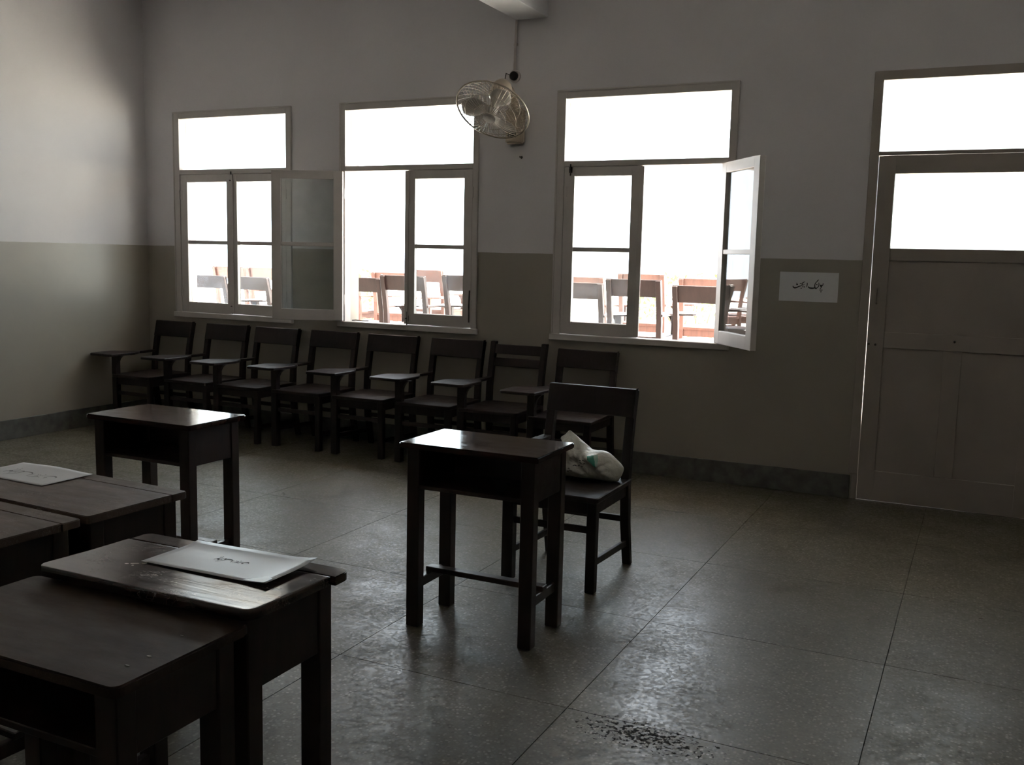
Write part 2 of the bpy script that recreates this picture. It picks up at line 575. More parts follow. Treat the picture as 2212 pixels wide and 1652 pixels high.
def bolt(parent, x, z0, z1):
    bm = bmesh.new()
    tube(bm, [(x, -0.014, z0), (x, -0.014, z1)], 0.005, 8)
    box(bm, x - 0.012, x + 0.012, -0.011, -0.008, (z0 + z1) / 2 - 0.02, (z0 + z1) / 2 + 0.02)
    tube(bm, [(x, -0.014, (z0 + z1) / 2), (x, -0.034, (z0 + z1) / 2)], 0.004, 6)
    return obj('bolt', bm, MT['iron'], parent)

wlabels = ['leftmost window, nearest the corner, both sashes shut',
           'middle window by the fan, left sash swung wide open',
           'window nearest the door, right sash swung into the room']
wroots = []
for n, (ol, orr, il, ir) in enumerate(WIN):
    root = empty('window_%d' % (n + 1), (0, 0, 0))
    tag(root, wlabels[n], 'window', kind='structure')
    wroots.append(root)
    fr = boxes((ol, il, -0.012, 0.07, ZSB, ZTO), (ir, orr, -0.012, 0.07, ZSB, ZTO),
               (il, ir, -0.012, 0.07, ZTT, ZTO), (il, ir, -0.012, 0.07, SZ1 + 0.002, ZTB))
    obj('frame', fr, MT['frame'], root, bevel=0.003)
    obj('window_sill', boxes((ol - 0.012, orr + 0.012, -0.03, 0.07, ZSB - 0.002, SZ0 - 0.004)), MT['frame'], root, bevel=0.004)
    obj('transom_pane', boxes((il - 0.004, ir + 0.004, 0.028, 0.031, ZTB - 0.004, ZTT + 0.004)), MT['glass'], root)
    # moulding bead round the frame
    bd = 0.012
    obj('bead', boxes((ol, ol + bd, -0.018, -0.012, SZ0, ZTO), (orr - bd, orr, -0.018, -0.012, SZ0, ZTO), (ol + bd, orr - bd, -0.018, -0.012, ZTO - bd, ZTO)), MT['frame'], root, bevel=0.002)

# window 1: both shut
ol, orr, il, ir = WIN[0]; mid = (il + ir) / 2
sash(wroots[0], il + 0.002, -0.008, mid - il - 0.003, 1, 0, 0.0784, 0.5176)
sash(wroots[0], ir - 0.002, -0.008, ir - mid - 0.003, -1, 0, 0.0784, 0.5176)
obj('cover_strip', boxes((mid - 0.02, mid + 0.02, -0.02, -0.009, SZ0 + 0.01, SZ1 - 0.004)), MT['frame'], wroots[0], bevel=0.003)
bolt(wroots[0], mid - 0.0, SZ0 + 0.005, SZ0 + 0.13); bolt(wroots[0], mid, SZ1 - 0.13, SZ1 + 0.02)
# window 2: left open 157 degrees, right shut
ol, orr, il, ir = WIN[1]; mid = (il + ir) / 2
sash(wroots[1], il - 0.006, -0.020, mid - il, 1, math.radians(-157.5), 0.072, 0.498)
sash(wroots[1], ir - 0.002, -0.008, ir - mid - 0.003, -1, 0, 0.0711, 0.4985)
obj('cover_strip', boxes((mid - 0.012, mid + 0.022, -0.018, -0.009, SZ0 + 0.004, SZ1 - 0.004)), MT['frame'], wroots[1], bevel=0.003)
bolt(wroots[1], mid + 0.012, SZ0 - 0.005, SZ0 + 0.10)
hook = bmesh.new()
tube(hook, [(il + 0.05, 0.02, 0.962), (il + 0.09, 0.015, 0.966), (il + 0.16, 0.005, 0.964), (il + 0.20, -0.005, 0.966), (il + 0.215, 0.01, 0.966)], 0.004, 6)
obj('stay_hook', hook, MT['iron'], wroots[1])
stay = bmesh.new()
tube(stay, [(ir - 0.012, -0.016, 1.00), (ir - 0.012, -0.022, 1.12), (ir - 0.012, -0.014, 1.24)], 0.0055, 6)
obj('stay_bar', stay, MT['iron'], wroots[1])
# window 3: left shut, right open 126 degrees
ol, orr, il, ir = WIN[2]; mid = (il + ir) / 2
sash(wroots[2], il + 0.002, -0.008, mid - il - 0.003, 1, 0, 0.0784, 0.5021)
sash(wroots[2], ir - 0.002, -0.022, 0.585, -1, math.radians(126.3), 0.075, 0.505)
obj('cover_strip', boxes((mid - 0.022, mid + 0.012, -0.018, -0.009, SZ0 + 0.004, SZ1 - 0.004)), MT['frame'], wroots[2], bevel=0.003)
bolt(wroots[2], il + 0.05, SZ1 - 0.06, SZ1 + 0.02)

# ------------------------------------------------------------------ door
DTT, DTB = 2.6179, 2.192
dl, dr = DOOR[2], DOOR[3]
root = empty('door_1', (0, 0, 0))
tag(root, 'beige panelled door with a glass top light and a transom', 'door', kind='structure')
obj('door_frame', boxes((DOOR[0], dl - 0.003, -0.012, 0.09, BBH + 0.012, ZTO + 0.006), (dr + 0.003, DOOR[1], -0.012, 0.09, BBH + 0.012, ZTO + 0.006),
                        (dl - 0.003, dr + 0.003, -0.012, 0.09, DTT, ZTO + 0.006), (dl - 0.003, dr + 0.003, -0.012, 0.09, 2.169, DTB),
                        (DOOR[0] + 0.02, dl - 0.003, 0.0, 0.09, 0, BBH + 0.012), (dr + 0.003, DOOR[1] - 0.02, 0.0, 0.09, 0, BBH + 0.012)), MT['door'], root, bevel=0.003)
obj('transom_pane', boxes((dl - 0.004, dr + 0.004, 0.03, 0.033, DTB - 0.004, DTT + 0.004)), MT['glass'], root)
x0, x1, xa, xb, xc, xd = dl + 0.0002, dr + 0.0015, 6.211, 6.560, 6.665, 7.010
DZ0, DZ1 = 0.006, 2.165
yd0, yd1 = -0.006, 0.036
leaf = obj('door_leaf', boxes((x0, xa, yd0, yd1, DZ0, DZ1), (xd, x1, yd0, yd1, DZ0, DZ1),
                              (xa, xd, yd0, yd1, DZ0, 0.198), (xa, xd, yd0, yd1, 0.985, 1.085),
                              (xa, xd, yd0, yd1, 1.527, 1.604), (xa, xd, yd0, yd1, 2.056, DZ1),
                              (xb, xc, yd0, yd1, 0.198, 0.985)), MT['door'], root, bevel=0.003)
for a, b, c, d in ((xa, xb, 0.198, 0.985), (xc, xd, 0.198, 0.985), (xa, xd, 1.085, 1.527)):
    obj('panel', boxes((a - 0.004, b + 0.004, 0.006, 0.024, c - 0.004, d + 0.004)), MT['door'], leaf)
obj('pane', boxes((xa - 0.004, xd + 0.004, 0.013, 0.016, 1.600, 2.060)), MT['glass'], leaf)
hb = bmesh.new()
tube(hb, [(6.153, yd0, 1.26), (6.153, -0.035, 1.265), (6.153, -0.042, 1.305), (6.153, -0.035, 1.345), (6.153, yd0, 1.35)], 0.006, 8)
box(hb, 6.141, 6.165, yd0 - 0.003, yd0, 1.245, 1.365)
obj('handle', hb, MT['door'], leaf, smooth=False)
for x, z in ((6.125, 1.005), (6.165, 1.003), (6.618, 1.045)):
    kb = bmesh.new()
    lathe(kb, [(0.007, 0), (0.007, 0.004), (0.003, 0.006)], (x, yd0, z), (0, -1, 0), 10)
    obj('screw', kb, MT['iron'], leaf)

# ------------------------------------------------------------------ outside
o = obj('ground_outside', boxes((-30, 30, TH, 60, -0.35, -0.15)), MT['ground'])
tag(o, 'pale dusty ground outside the windows', 'ground', kind='structure')
TZ = 0.44
o = obj('terrace', boxes((-7, 11, 0.42, 5.2, -0.15, TZ)), MT['concrete'], bevel=0.01)
tag(o, 'raised sunlit concrete terrace outside the windows', 'terrace', kind='structure')
o = obj('sunblocker', boxes((-TH, RX + TH, TH, 1.25, 2.86, 2.95)), MT['concrete'], bevel=0.006)  # unseen ledge, added to keep sun out of the room and limit high sky light
tag(o, 'concrete sunshade ledge, unseen, added above the windows to block sun and high sky', 'ledge', kind='structure')

def bush(loc, rx, rz, label, seed):
    rnd = random.Random(seed)
    root = empty('bush', loc)
    tag(root, label, 'bush')
    bm = bmesh.new()
    for _ in range(1400):
        d = Vector((rnd.gauss(0, 1), rnd.gauss(0, 1), rnd.gauss(0, 1))).normalized()
        k = rnd.uniform(0.55, 1.0) ** 0.5
        p = Vector((d.x * rx * k, d.y * rx * 0.8 * k, rz + d.z * rz * k * (0.85 + 0.3 * noise.noise(d * 3))))
        a = Vector((rnd.gauss(0, 1), rnd.gauss(0, 1), rnd.gauss(0, 1))).normalized()
        b = a.orthogonal().normalized()
        s = rnd.uniform(0.035, 0.06)
        vv = [bm.verts.new(p + a * s), bm.verts.new(p + b * s * 0.45), bm.verts.new(p - a * s), bm.verts.new(p - b * s * 0.45)]
        bm.faces.new(vv)
    f = obj('foliage', bm, MT['leaf'], root)
    f['kind'] = 'stuff'
    bm = bmesh.new()
    for k in range(5):
        an = k * 1.26
        tube(bm, [(0, 0, -0.02), (math.cos(an) * rx * 0.2, math.sin(an) * rx * 0.2, rz * 0.7), (math.cos(an) * rx * 0.5, math.sin(an) * rx * 0.5, rz * 1.4)], [0.03, 0.02, 0.008], 6)
    obj('stem', bm, MT['stem'], root)
    return root

# ------------------------------------------------------------------ tablet-arm chairs
def rear_leg_pts(x, wx, top=0.875):
    prof = [(0.255, 0.0), (0.205, 0.22), (0.188, 0.42), (0.196, 0.56), (0.226, 0.72), (0.262, top)]
    d = 0.042
    front = [(y - d / 2 * (0.75 if z < 0.05 else 1.0), z) for y, z in prof]
    back = [(y + d / 2 * (0.75 if z < 0.05 else 1.0), z) for y, z in prof]
    return prism_x(front + back[::-1], x - wx / 2, x + wx / 2)

def chair_mesh_parts(root, mat, kind='board'):
    W = 0.225
    H = 0.445
    topz = 0.868 if kind == 'board' else 0.878
    for s in (-1, 1):
        obj('rear_leg', rear_leg_pts(s * (W - 0.021), 0.042, topz), mat, root, bevel=0.003)
    # seat: slightly dished slab
    bm = bmesh.new()
    pts = rounded_rect(-0.222, 0.232, -0.275, 0.205, 0.018, 3)
    prism(pts, H - 0.026, H, bm)
    obj('seat', bm, mat, root, bevel=0.004)
    for nm, b in (('apron', (-0.20, 0.20, -0.247, -0.225, H - 0.085, H - 0.026)), ('apron', (-0.20, 0.20, 0.17, 0.19, H - 0.085, H - 0.026)),
                  ('apron', (-0.213, -0.193, -0.225, 0.17, H - 0.085, H - 0.026)), ('apron', (0.193, 0.213, -0.225, 0.17, H - 0.085, H - 0.026))):
        obj(nm, boxes(b), mat, root, bevel=0.002)
    obj('front_leg', boxes((0.178, 0.222, -0.257, -0.213, 0.0, H - 0.026)), mat, root, bevel=0.004)
    TZt = 0.62
    obj('tablet_post', boxes((-0.232, -0.178, -0.262, -0.212, 0.0, TZt - 0.02)), mat, root, bevel=0.004)
    # bracket under the tablet
    br = []
    for k in range(7):
        a = k / 6 * PI / 2
        br.append((-0.178 + 0.07 * (1 - math.cos(a)), TZt - 0.02 - 0.10 + 0.10 * math.sin(a)))
    pts = [(-0.178, TZt - 0.02)] + br[::-1] if False else [(-0.178, TZt - 0.02 - 0.10)] + br[1:] + [(-0.178, TZt - 0.02)]
    obj('bracket', prism_y(pts, -0.252, -0.224), mat, root)
    # tablet and arm strip
    tb = [(-0.405, -0.33), (-0.385, -0.352), (-0.17, -0.356), (-0.142, -0.335), (-0.128, -0.10), (-0.16, -0.03), (-0.195, 0.02), (-0.235, 0.02), (-0.275, -0.03), (-0.39, -0.10), (-0.408, -0.13)]
    obj('writing_tablet', prism(tb, TZt - 0.02, TZt), mat, root, bevel=0.004)
    st = [(-0.24, 0.018), (-0.19, 0.018), (-0.186, 0.205), (-0.232, 0.215)]
    obj('arm_strip', prism(st, TZt - 0.021, TZt - 0.001), mat, root, bevel=0.003)
    # back
    if kind == 'board':
        z0, z1 = 0.742, 0.875
        y0, y1 = 0.226 + 0.02 * 0.25, 0.262
        bm = bmesh.new()
        n = 6
        fr, bk = [], []
        for i in range(n + 1):
            x = -W + 2 * W * i / n
            dz = 0.0
            cv = 0.0 * (1 - (2 * i / n - 1) ** 2)
            fr.append([(x, y0 - 0.026 + cv, z0), (x, y1 - 0.026 + cv, z1 + dz)])
            bk.append([(x, y0 - 0.004 + cv, z0), (x, y1 + 0.0 + cv, z1 + dz)])
        V = [[[bm.verts.new(p) for p in col] for col in side] for side in (fr, bk)]
        for i in range(n):
            bm.faces.new((V[0][i][0], V[0][i + 1][0], V[0][i + 1][1], V[0][i][1]))
            bm.faces.new((V[1][i][0], V[1][i][1], V[1][i + 1][1], V[1][i + 1][0]))
            bm.faces.new((V[0][i][1], V[0][i + 1][1], V[1][i + 1][1], V[1][i][1]))
            bm.faces.new((V[0][i][0], V[1][i][0], V[1][i + 1][0], V[0][i + 1][0]))
        for i in (0, n):
            bm.faces.new((V[0][i][0], V[0][i][1], V[1][i][1], V[1][i][0]))
        obj('backrest', bm, mat, root, bevel=0.004)
    else:
        for z0, z1 in ((0.790, 0.858), (0.700, 0.760)):
            ya = 0.226 + (z0 - 0.72) * 0.23
            yb = 0.226 + (z1 - 0.72) * 0.23
            bm = prism_x([(ya - 0.012, z0), (ya + 0.012, z0), (yb + 0.012, z1), (yb - 0.012, z1)], -W + 0.03, W - 0.03)
            obj('slat', bm, mat, root, bevel=0.003)
    # stretchers
    for s in (-1, 1):
        bm = bar(bmesh.new(), (s * 0.203, -0.22, 0.135), (s * 0.203, 0.225, 0.115), 0.032, 0.018)
        obj('stretcher', bm, mat, root, bevel=0.002)
    obj('stretcher', bar(bmesh.new(), (-0.19, -0.235, 0.287), (0.19, -0.235, 0.287), 0.030, 0.018), mat, root, bevel=0.002)
    obj('stretcher', bar(bmesh.new(), (-0.19, 0.205, 0.24), (0.19, 0.205, 0.24), 0.030, 0.018), mat, root, bevel=0.002)

def chair(loc, rz, mat, kind='board'):
    root = empty('tablet_chair', loc, rz)
    chair_mesh_parts(root, mat, kind)
    return root

proto = chair((0, 0, 0), 0, MT['chair'])
proto_out = chair((0, 0, 0), 0, MT['chair_out'])
proto_red = chair((0, 0, 0), 0, MT['chair_red'])
used = set()
def place(src, loc, rz, label, group, scale=None):
    o = src if src.name not in used else copy_tree(src)
    used.add(src.name)
    o.location = loc
    o.rotation_euler = (0, 0, rz)
    if scale: o.scale = scale
    tag(o, label, 'chair', group)
    return o

ordn = ['leftmost, next to the room corner', 'second from the corner', 'third from the corner', 'fourth from the corner', 'fifth from the corner', 'sixth from the corner']
wall_x = [0.400, 0.985, 1.520, 2.087, 2.646, 3.213]
wall_y = [-0.345, -0.335, -0.345, -0.33, -0.33, -0.33]
wall_r = [0.0, 0.0, -0.02, 0.0, 0.015, -0.01]
for k in range(6):
    place(proto, (wall_x[k], wall_y[k], 0), wall_r[k], 'dark board-back chair with writing tablet in the wall row, ' + ordn[k], 'tablet chairs along the window wall', (0.94, 1, 1) if k == 0 else (1, 1, 1))
o = chair((3.726, -0.335, 0), 0.01, MT['chair'], 'ladder')
tag(o, 'dark chair with two back slats and raised post tips in the wall row', 'chair', 'tablet chairs along the window wall')
place(proto, (4.268, -0.34, 0), 0.0, 'dark chair at the right end of the wall row, partly behind the bag chair', 'tablet chairs along the window wall', (1, 1, 0.98))
front_chair = place(proto, (5.055, -2.285, 0), 0.0, 'dark wooden tablet chair standing alone, a plastic bag on its seat', None, (1.02, 1.0, 1.0))

G1 = 'chairs outside the windows'
near = [(-0.085, 1.06, -0.05, 0.05, 'brown chair outside, seen at the left in the left pane of the corner window', 0.93),
        (0.470, 1.06, 0.0, -0.03, 'brown chair outside, nearest behind the right pane of the corner window', 0.93),
        (1.690, 1.06, 0.0, 0.06, 'brown chair outside, at the left edge of the open half of the middle window', 0.965),
        (2.166, 1.06, 0.0, 0.0, 'brown chair outside, nearest behind the meeting stile of the middle window', 1.0),
        (2.800, 1.06, 0.0, -0.05, 'brown chair outside, at the right edge of the shut sash of the middle window', 1.02),
        (3.795, 1.06, 0.0, 0.02, 'brown chair outside, lower left behind the shut sash nearest the door', 0.99),
        (4.280, 1.06, 0.0, 0.0, 'brown chair outside, half behind the shut sash stile of the window nearest the door', 1.035),
        (4.825, 1.06, 0.0, -0.02, 'brown chair outside, filling the open half of the window nearest the door', 0.995)]
for x, y, _, r, lab, s in near:
    place(proto_out, (x, y, TZ), PI + r, lab, G1, (1, 1, s))
far = [(-1.05, 2.46, 0.03, 'reddish chair in the far row outside, seen through the left pane of the corner window', 1.0),
       (-0.55, 2.46, -0.03, 'reddish chair in the far row outside, seen through the right pane of the corner window', 1.0),
       (0.50, 2.46, 0.0, 'reddish chair in the far row outside, barely showing at the left of the middle window', 0.985),
       (1.12, 2.46, 0.08, 'reddish chair in the far row outside, behind the open half of the middle window', 0.99),
       (1.13, 3.20, -0.05, 'reddish chair in the far row outside, behind the shut sash of the middle window', 1.02),
       (3.33, 2.46, -0.12, 'reddish chair in the far row outside, tilted, left in the shut sash nearest the door', 1.01),
       (3.88, 2.46, 0.0, 'tall reddish chair in the far row outside, centre of the window nearest the door', 1.06),
       (4.46, 2.46, 0.03, 'reddish chair in the far row outside, right side of the window nearest the door', 1.03)]
for x, y, r, lab, s in far:
    place(proto_red, (x, y, TZ), PI + r, lab, G1, (1, 1, s))

bush((-2.6, 6.4, -0.15), 0.9, 0.78, 'green bush beyond the terrace, seen through the corner window', 3)
bush((3.2, 6.6, -0.15), 1.0, 0.80, 'green bush beyond the terrace, seen through the window nearest the door', 5)

# ------------------------------------------------------------------ desks
def cupped_board(x0, x1, y0, y1, z0, z1, cup, rad):
    # old board whose near edge has warped upward; rounded rim
    bm = bmesh.new()
    us = [0.0, 0.004, 0.010] + [0.02 + 0.96 * k / 20 for k in range(21)] + [0.990, 0.996, 1.0]
    vs_ = [0.0, 0.008, 0.020] + [0.04 + 0.92 * k / 18 for k in range(19)] + [0.980, 0.992, 1.0]
    nx_, ny_ = len(us) - 1, len(vs_) - 1
    top, bot = {}, {}
    for i in range(nx_ + 1):
        for j in range(ny_ + 1):
            u, v = us[i], vs_[j]
            y = y0 + (y1 - y0) * v
            inset = rad * max(0.0, 1 - v / 0.10) ** 2
            x = (x0 + inset) + (x1 - x0 - 2 * inset) * u
            lift = cup * (1 - v) ** 2.0 + 0.0010 * math.sin(5.0 * u + 1.0) * (1 - v)
            e = min(u * (x1 - x0), (1 - u) * (x1 - x0), v * (y1 - y0), (1 - v) * (y1 - y0))
            edge = 0.0022 * max(0.0, 1 - e / 0.0026)
            top[i, j] = bm.verts.new((x, y, z1 + lift - edge))
            bot[i, j] = bm.verts.new((x, y, z0 + lift * 0.8 + edge))
    for i in range(nx_):
        for j in range(ny_):
            bm.faces.new((top[i, j], top[i + 1, j], top[i + 1, j + 1], top[i, j + 1]))
            bm.faces.new((bot[i, j], bot[i, j + 1], bot[i + 1, j + 1], bot[i + 1, j]))
    for i in range(nx_):
        for j in (0, ny_):
            bm.faces.new((top[i, j], bot[i, j], bot[i + 1, j], top[i + 1, j]))
    for j in range(ny_):
        for i in (0, nx_):
            bm.faces.new((top[i, j], top[i, j + 1], bot[i, j + 1], bot[i, j]))
    for e in bm.edges:
        if len(e.link_faces) == 2 and e.calc_face_angle(0) > 0.6: e.smooth = False
    return bm

def desk(loc, rz, label, top_mat, L=0.605, D=0.362, Ht=0.76, strip=True, rad=0.012, group=None, cup=0.0, over=0.0):
    root = empty('school_desk', loc, rz)
    tag(root, label, 'desk', group)
    hx, hy = L / 2, D / 2
    tt = 0.023
    if strip:
        ys = hy - 0.062
        if cup:
            obj('desk_top', cupped_board(-hx, hx, -hy, ys - 0.002, Ht - tt, Ht, cup, rad), top_mat, root, smooth=True)
        else:
            obj('desk_top', prism(rounded_rect(-hx, hx, -hy, ys - 0.002, [rad, rad, 0.002, 0.002]), Ht - tt, Ht), top_mat, root, bevel=0.004, seg=2)
        obj('top_strip', prism(rounded_rect(-hx + over * 0.3, hx + over, ys + 0.002, hy, [0.002, 0.002, rad, rad]), Ht - tt, Ht - 0.001), top_mat, root, bevel=0.004, seg=2)
    else:
        obj('desk_top', prism(rounded_rect(-hx, hx, -hy, hy, rad), Ht - tt, Ht), top_mat, root, bevel=0.004, seg=2)
    i = 0.024
    lw, ld = 0.056, 0.048
    zt = Ht - tt
    for sx in (-1, 1):
        for sy in (-1, 1):
            a, b = sorted((sx * (hx - i), sx * (hx - i - lw)))
            c, d = sorted((sy * (hy - i), sy * (hy - i - ld)))
            obj('leg', boxes((a, b, c, d, 0, zt)), MT['desk_leg'], root, bevel=0.003)
        a, b = sorted((sx * (hx - i - 0.004), sx * (hx - i - 0.022)))
        obj('side_panel', boxes((a, b, -hy + i + ld, hy - i - ld, 0.572, zt)), MT['desk_leg'], root, bevel=0.002)
        a, b = sorted((sx * (hx - i - 0.016), sx * (hx - i - 0.040)))
        obj('side_stretcher', boxes((a, b, -hy + i + ld, hy - i - ld, 0.150, 0.192)), MT['desk_leg'], root, bevel=0.003)
    obj('back_panel', boxes((-hx + i + lw, hx - i - lw, hy - i - 0.024, hy - i - 0.006, 0.572, zt)), MT['desk_leg'], root, bevel=0.002)
    obj('book_shelf', boxes((-hx + i + 0.024, hx - i - 0.024, -hy + i + 0.006, hy - i - 0.026, 0.572, 0.588)), MT['desk_leg'], root, bevel=0.002)
    obj('foot_rail', boxes((-hx + i + 0.012, hx - i - 0.012, -0.022, 0.022, 0.190, 0.212)), MT['desk_leg'], root, bevel=0.003)
    return root

GD = 'school desks'
desk_a = desk((3.488, -3.285, 0), 0.0, 'small dark desk near the left wall, standing on its own', MT['desk'], strip=False, rad=0.010, group=GD)
desk((5.019, -3.103, 0), 0.005, 'small dark desk in front of the chair with the bag', MT['desk'], strip=False, rad=0.006, group=GD)
desk((4.292, -4.480, 0), math.radians(-2.4), 'dusty desk at the left edge with a paper lying on it', MT['desk_dusty'], group=GD)
desk((4.268, -4.853, 0), math.radians(-2.8), 'plain dusty desk cut by the left edge, nearer side of its pair', MT['desk_dusty'], Ht=0.757, group=GD)
desk_d = desk((5.152, -4.870, 0), math.radians(0.6), 'scratched glossy desk in the foreground with a sheet of paper', MT['desk_worn'], L=0.625, D=0.345, rad=0.022, group=GD, cup=0.0075, over=0.012)
desk_e = desk((5.135, -5.196, 0), 0.0, 'bare dull desk in the lower left corner, nearest the camera', MT['desk_dull'], L=0.640, D=0.356, Ht=0.733, strip=False, rad=0.022, group=GD)

MT['scrap'] = simple('pale_torn_fibre', (0.50, 0.47, 0.42), 0.6)
def flecks(name, parent, items, seed, z):
    # small torn or chipped spots lying on the board: irregular thin flakes
    rnd = random.Random(seed)
    for (x, y, a, b, rot) in items:
        bm = bmesh.new()
        pts = []
        for k in range(9):
            t = k * 2 * PI / 9
            r = rnd.uniform(0.55, 1.1)
            px, py = a * r * math.cos(t), b * r * math.sin(t)
            pts.append((x + px * math.cos(rot) - py * math.sin(rot), y + px * math.sin(rot) + py * math.cos(rot)))
        prism(pts, z, z + 0.0012, bm)
        obj(name, bm, MT['scrap'], parent)
flecks('torn_scrap', desk_d, [(-0.135, -0.043, 0.010, 0.004, 0.5), (-0.150, -0.052, 0.006, 0.003, 0.2), (-0.118, -0.030, 0.008, 0.003, 0.8), (-0.128, -0.055, 0.004, 0.003, 0.0), (-0.060, 0.075, 0.007, 0.003, 0.3)], 2, 0.7618)
flecks('chip', desk_e, [(0.265, -0.045, 0.007, 0.0025, 0.2), (0.262, -0.095, 0.006, 0.002, 0.1), (0.245, 0.060, 0.005, 0.002, 0.0)], 3, 0.7330)

# ------------------------------------------------------------------ papers
def ribbon(bm, pts, w, surf):
    """flat ink stroke: pts in sheet coordinates, surf maps (s, t) to a point lying just above the sheet"""
    n = len(pts)
    L = []
    for i, (s, t) in enumerate(pts):
        a = Vector(pts[max(i - 1, 0)]); b = Vector(pts[min(i + 1, n - 1)])
        d = (b - a)
        if d.length < 1e-9: d = Vector((1, 0))
        d.normalize()
        nrm = Vector((-d.y, d.x))
        ww = w[i] if isinstance(w, (list, tuple)) else w
        L.append((bm.verts.new(surf(s + nrm.x * ww / 2, t + nrm.y * ww / 2)), bm.verts.new(surf(s - nrm.x * ww / 2, t - nrm.y * ww / 2))))
    for (a, b), (c, d) in zip(L, L[1:]):
        bm.faces.new((a, b, d, c))

def smooth_pts(pts, k=4):
    out = []
    P = [Vector(p) for p in pts]
    for i in range(len(P) - 1):
        p0, p1, p2, p3 = P[max(i - 1, 0)], P[i], P[i + 1], P[min(i + 2, len(P) - 1)]
        for j in range(k):
            u = j / k
            out.append(tuple(0.5 * ((2 * p1) + (-p0 + p2) * u + (2 * p0 - 5 * p1 + 4 * p2 - p3) * u * u + (-p0 + 3 * p1 - 3 * p2 + p3) * u ** 3)))
    out.append(tuple(P[-1]))
    return out

# two Urdu words as pen strokes; units: sheet width 1, x to the right, y up, origin at the sheet centre
STROKES = [
    ([(1472, 505), (1462, 545), (1446, 575), (1425, 590), (1405, 588), (1398, 570), (1410, 556), (1424, 572), (1418, 610), (1400, 645), (1374, 664)], [14, 18, 18, 22, 26, 26, 26, 24, 20, 16, 8]),
    ([(1352, 490), (1358, 530), (1352, 575), (1330, 610), (1300, 635), (1272, 646), (1254, 630), (1247, 585), (1250, 545), (1266, 505), (1290, 476), (1322, 452)], [12, 18, 18, 18, 22, 26, 26, 24, 20, 18, 16, 12]),
    ([(1298, 470), (1322, 440), (1354, 412)], [14, 20, 14]),
    ([(1258, 612), (1235, 632), (1190, 640), (1140, 638), (1100, 628), (1078, 608), (1070, 592)], [18, 26, 32, 34, 30, 22, 10]),
    ([(1048, 494), (1046, 540), (1036, 585), (1030, 612)], [14, 20, 18, 10]),
    ([(984, 462), (955, 482), (925, 500), (902, 522), (912, 545), (940, 552), (975, 545)], [10, 16, 20, 20, 16, 14, 8]),
    ([(935, 548), (900, 570), (870, 582), (838, 588), (800, 604), (760, 622), (715, 630), (684, 618), (668, 598), (664, 574)], [12, 16, 20, 20, 24, 30, 34, 30, 22, 10]),
    ([(762, 494), (766, 520), (762, 548), (784, 546), (790, 530), (772, 534)], [10, 14, 18, 18, 14, 10]),
]
DOTS = [(1390, 690), (1434, 690), (1408, 735), (1302, 545), (862, 515), (930, 602), (970, 606), (885, 640)]
def sheet_uv(x, y):
    # sign corners in the traced picture
    TLc, TRc, BRc, BLc = Vector((315, 200)), Vector((1890, 232)), Vector((1830, 1030)), Vector((280, 970))
    s, t = 0.5, 0.5
    for _ in range(12):
        p = (TLc * (1 - s) + TRc * s) * (1 - t) + (BLc * (1 - s) + BRc * s) * t
        ds = ((TRc - TLc) * (1 - t) + (BRc - BLc) * t)
        dt = ((BLc - TLc) * (1 - s) + (BRc - TRc) * s)
        e = Vector((x, y)) - p
        det = ds.x * dt.y - ds.y * dt.x
        s += (e.x * dt.y - e.y * dt.x) / det
        t += (ds.x * e.y - ds.y * e.x) / det
    return s, t

def urdu(bm, surf, w, h, thick=1.0):
    """draws the words on a sheet w x h; surf takes metres from the sheet centre"""
    k = w / 1560.0
    def conv(p):
        s, t = sheet_uv(*p)
        return ((s - 0.5) * w, (0.5 - t) * h)
    for pts, ws in STROKES:
        sp = smooth_pts(pts, 4)
        sw = []
        for i in range(len(ws) - 1):
            for j in range(4):
                sw.append((ws[i] + (ws[i + 1] - ws[i]) * j / 4) * k * thick)
        sw.append(ws[-1] * k * thick)
        ribbon(bm, [conv(p) for p in sp], sw, surf)
    for x, y in DOTS:
        c = conv((x, y))
        r = 17 * k * thick
        vv = [bm.verts.new(surf(c[0] + dx * r, c[1] + dy * r)) for dx, dy in ((0, 1), (1, 0), (0, -1), (-1, 0))]
        bm.faces.new(vv)

# notice on the wall
SW, SH = 0.367, 0.188
nx, nz = 5.735, 1.349
bm = boxes((-SW / 2, SW / 2, -0.0016, -0.0006, -SH / 2, SH / 2))
sign = obj('wall_notice', bm, MT['paper'], None, (nx, 0, nz))
tag(sign, 'white paper notice with black Urdu writing stuck on the wall by the door', 'notice')
bm = bmesh.new()
urdu(bm, lambda a, b: Vector((a, -0.0022, b)), SW, SH, 1.15)
obj('lettering', bm, MT['ink'], sign)

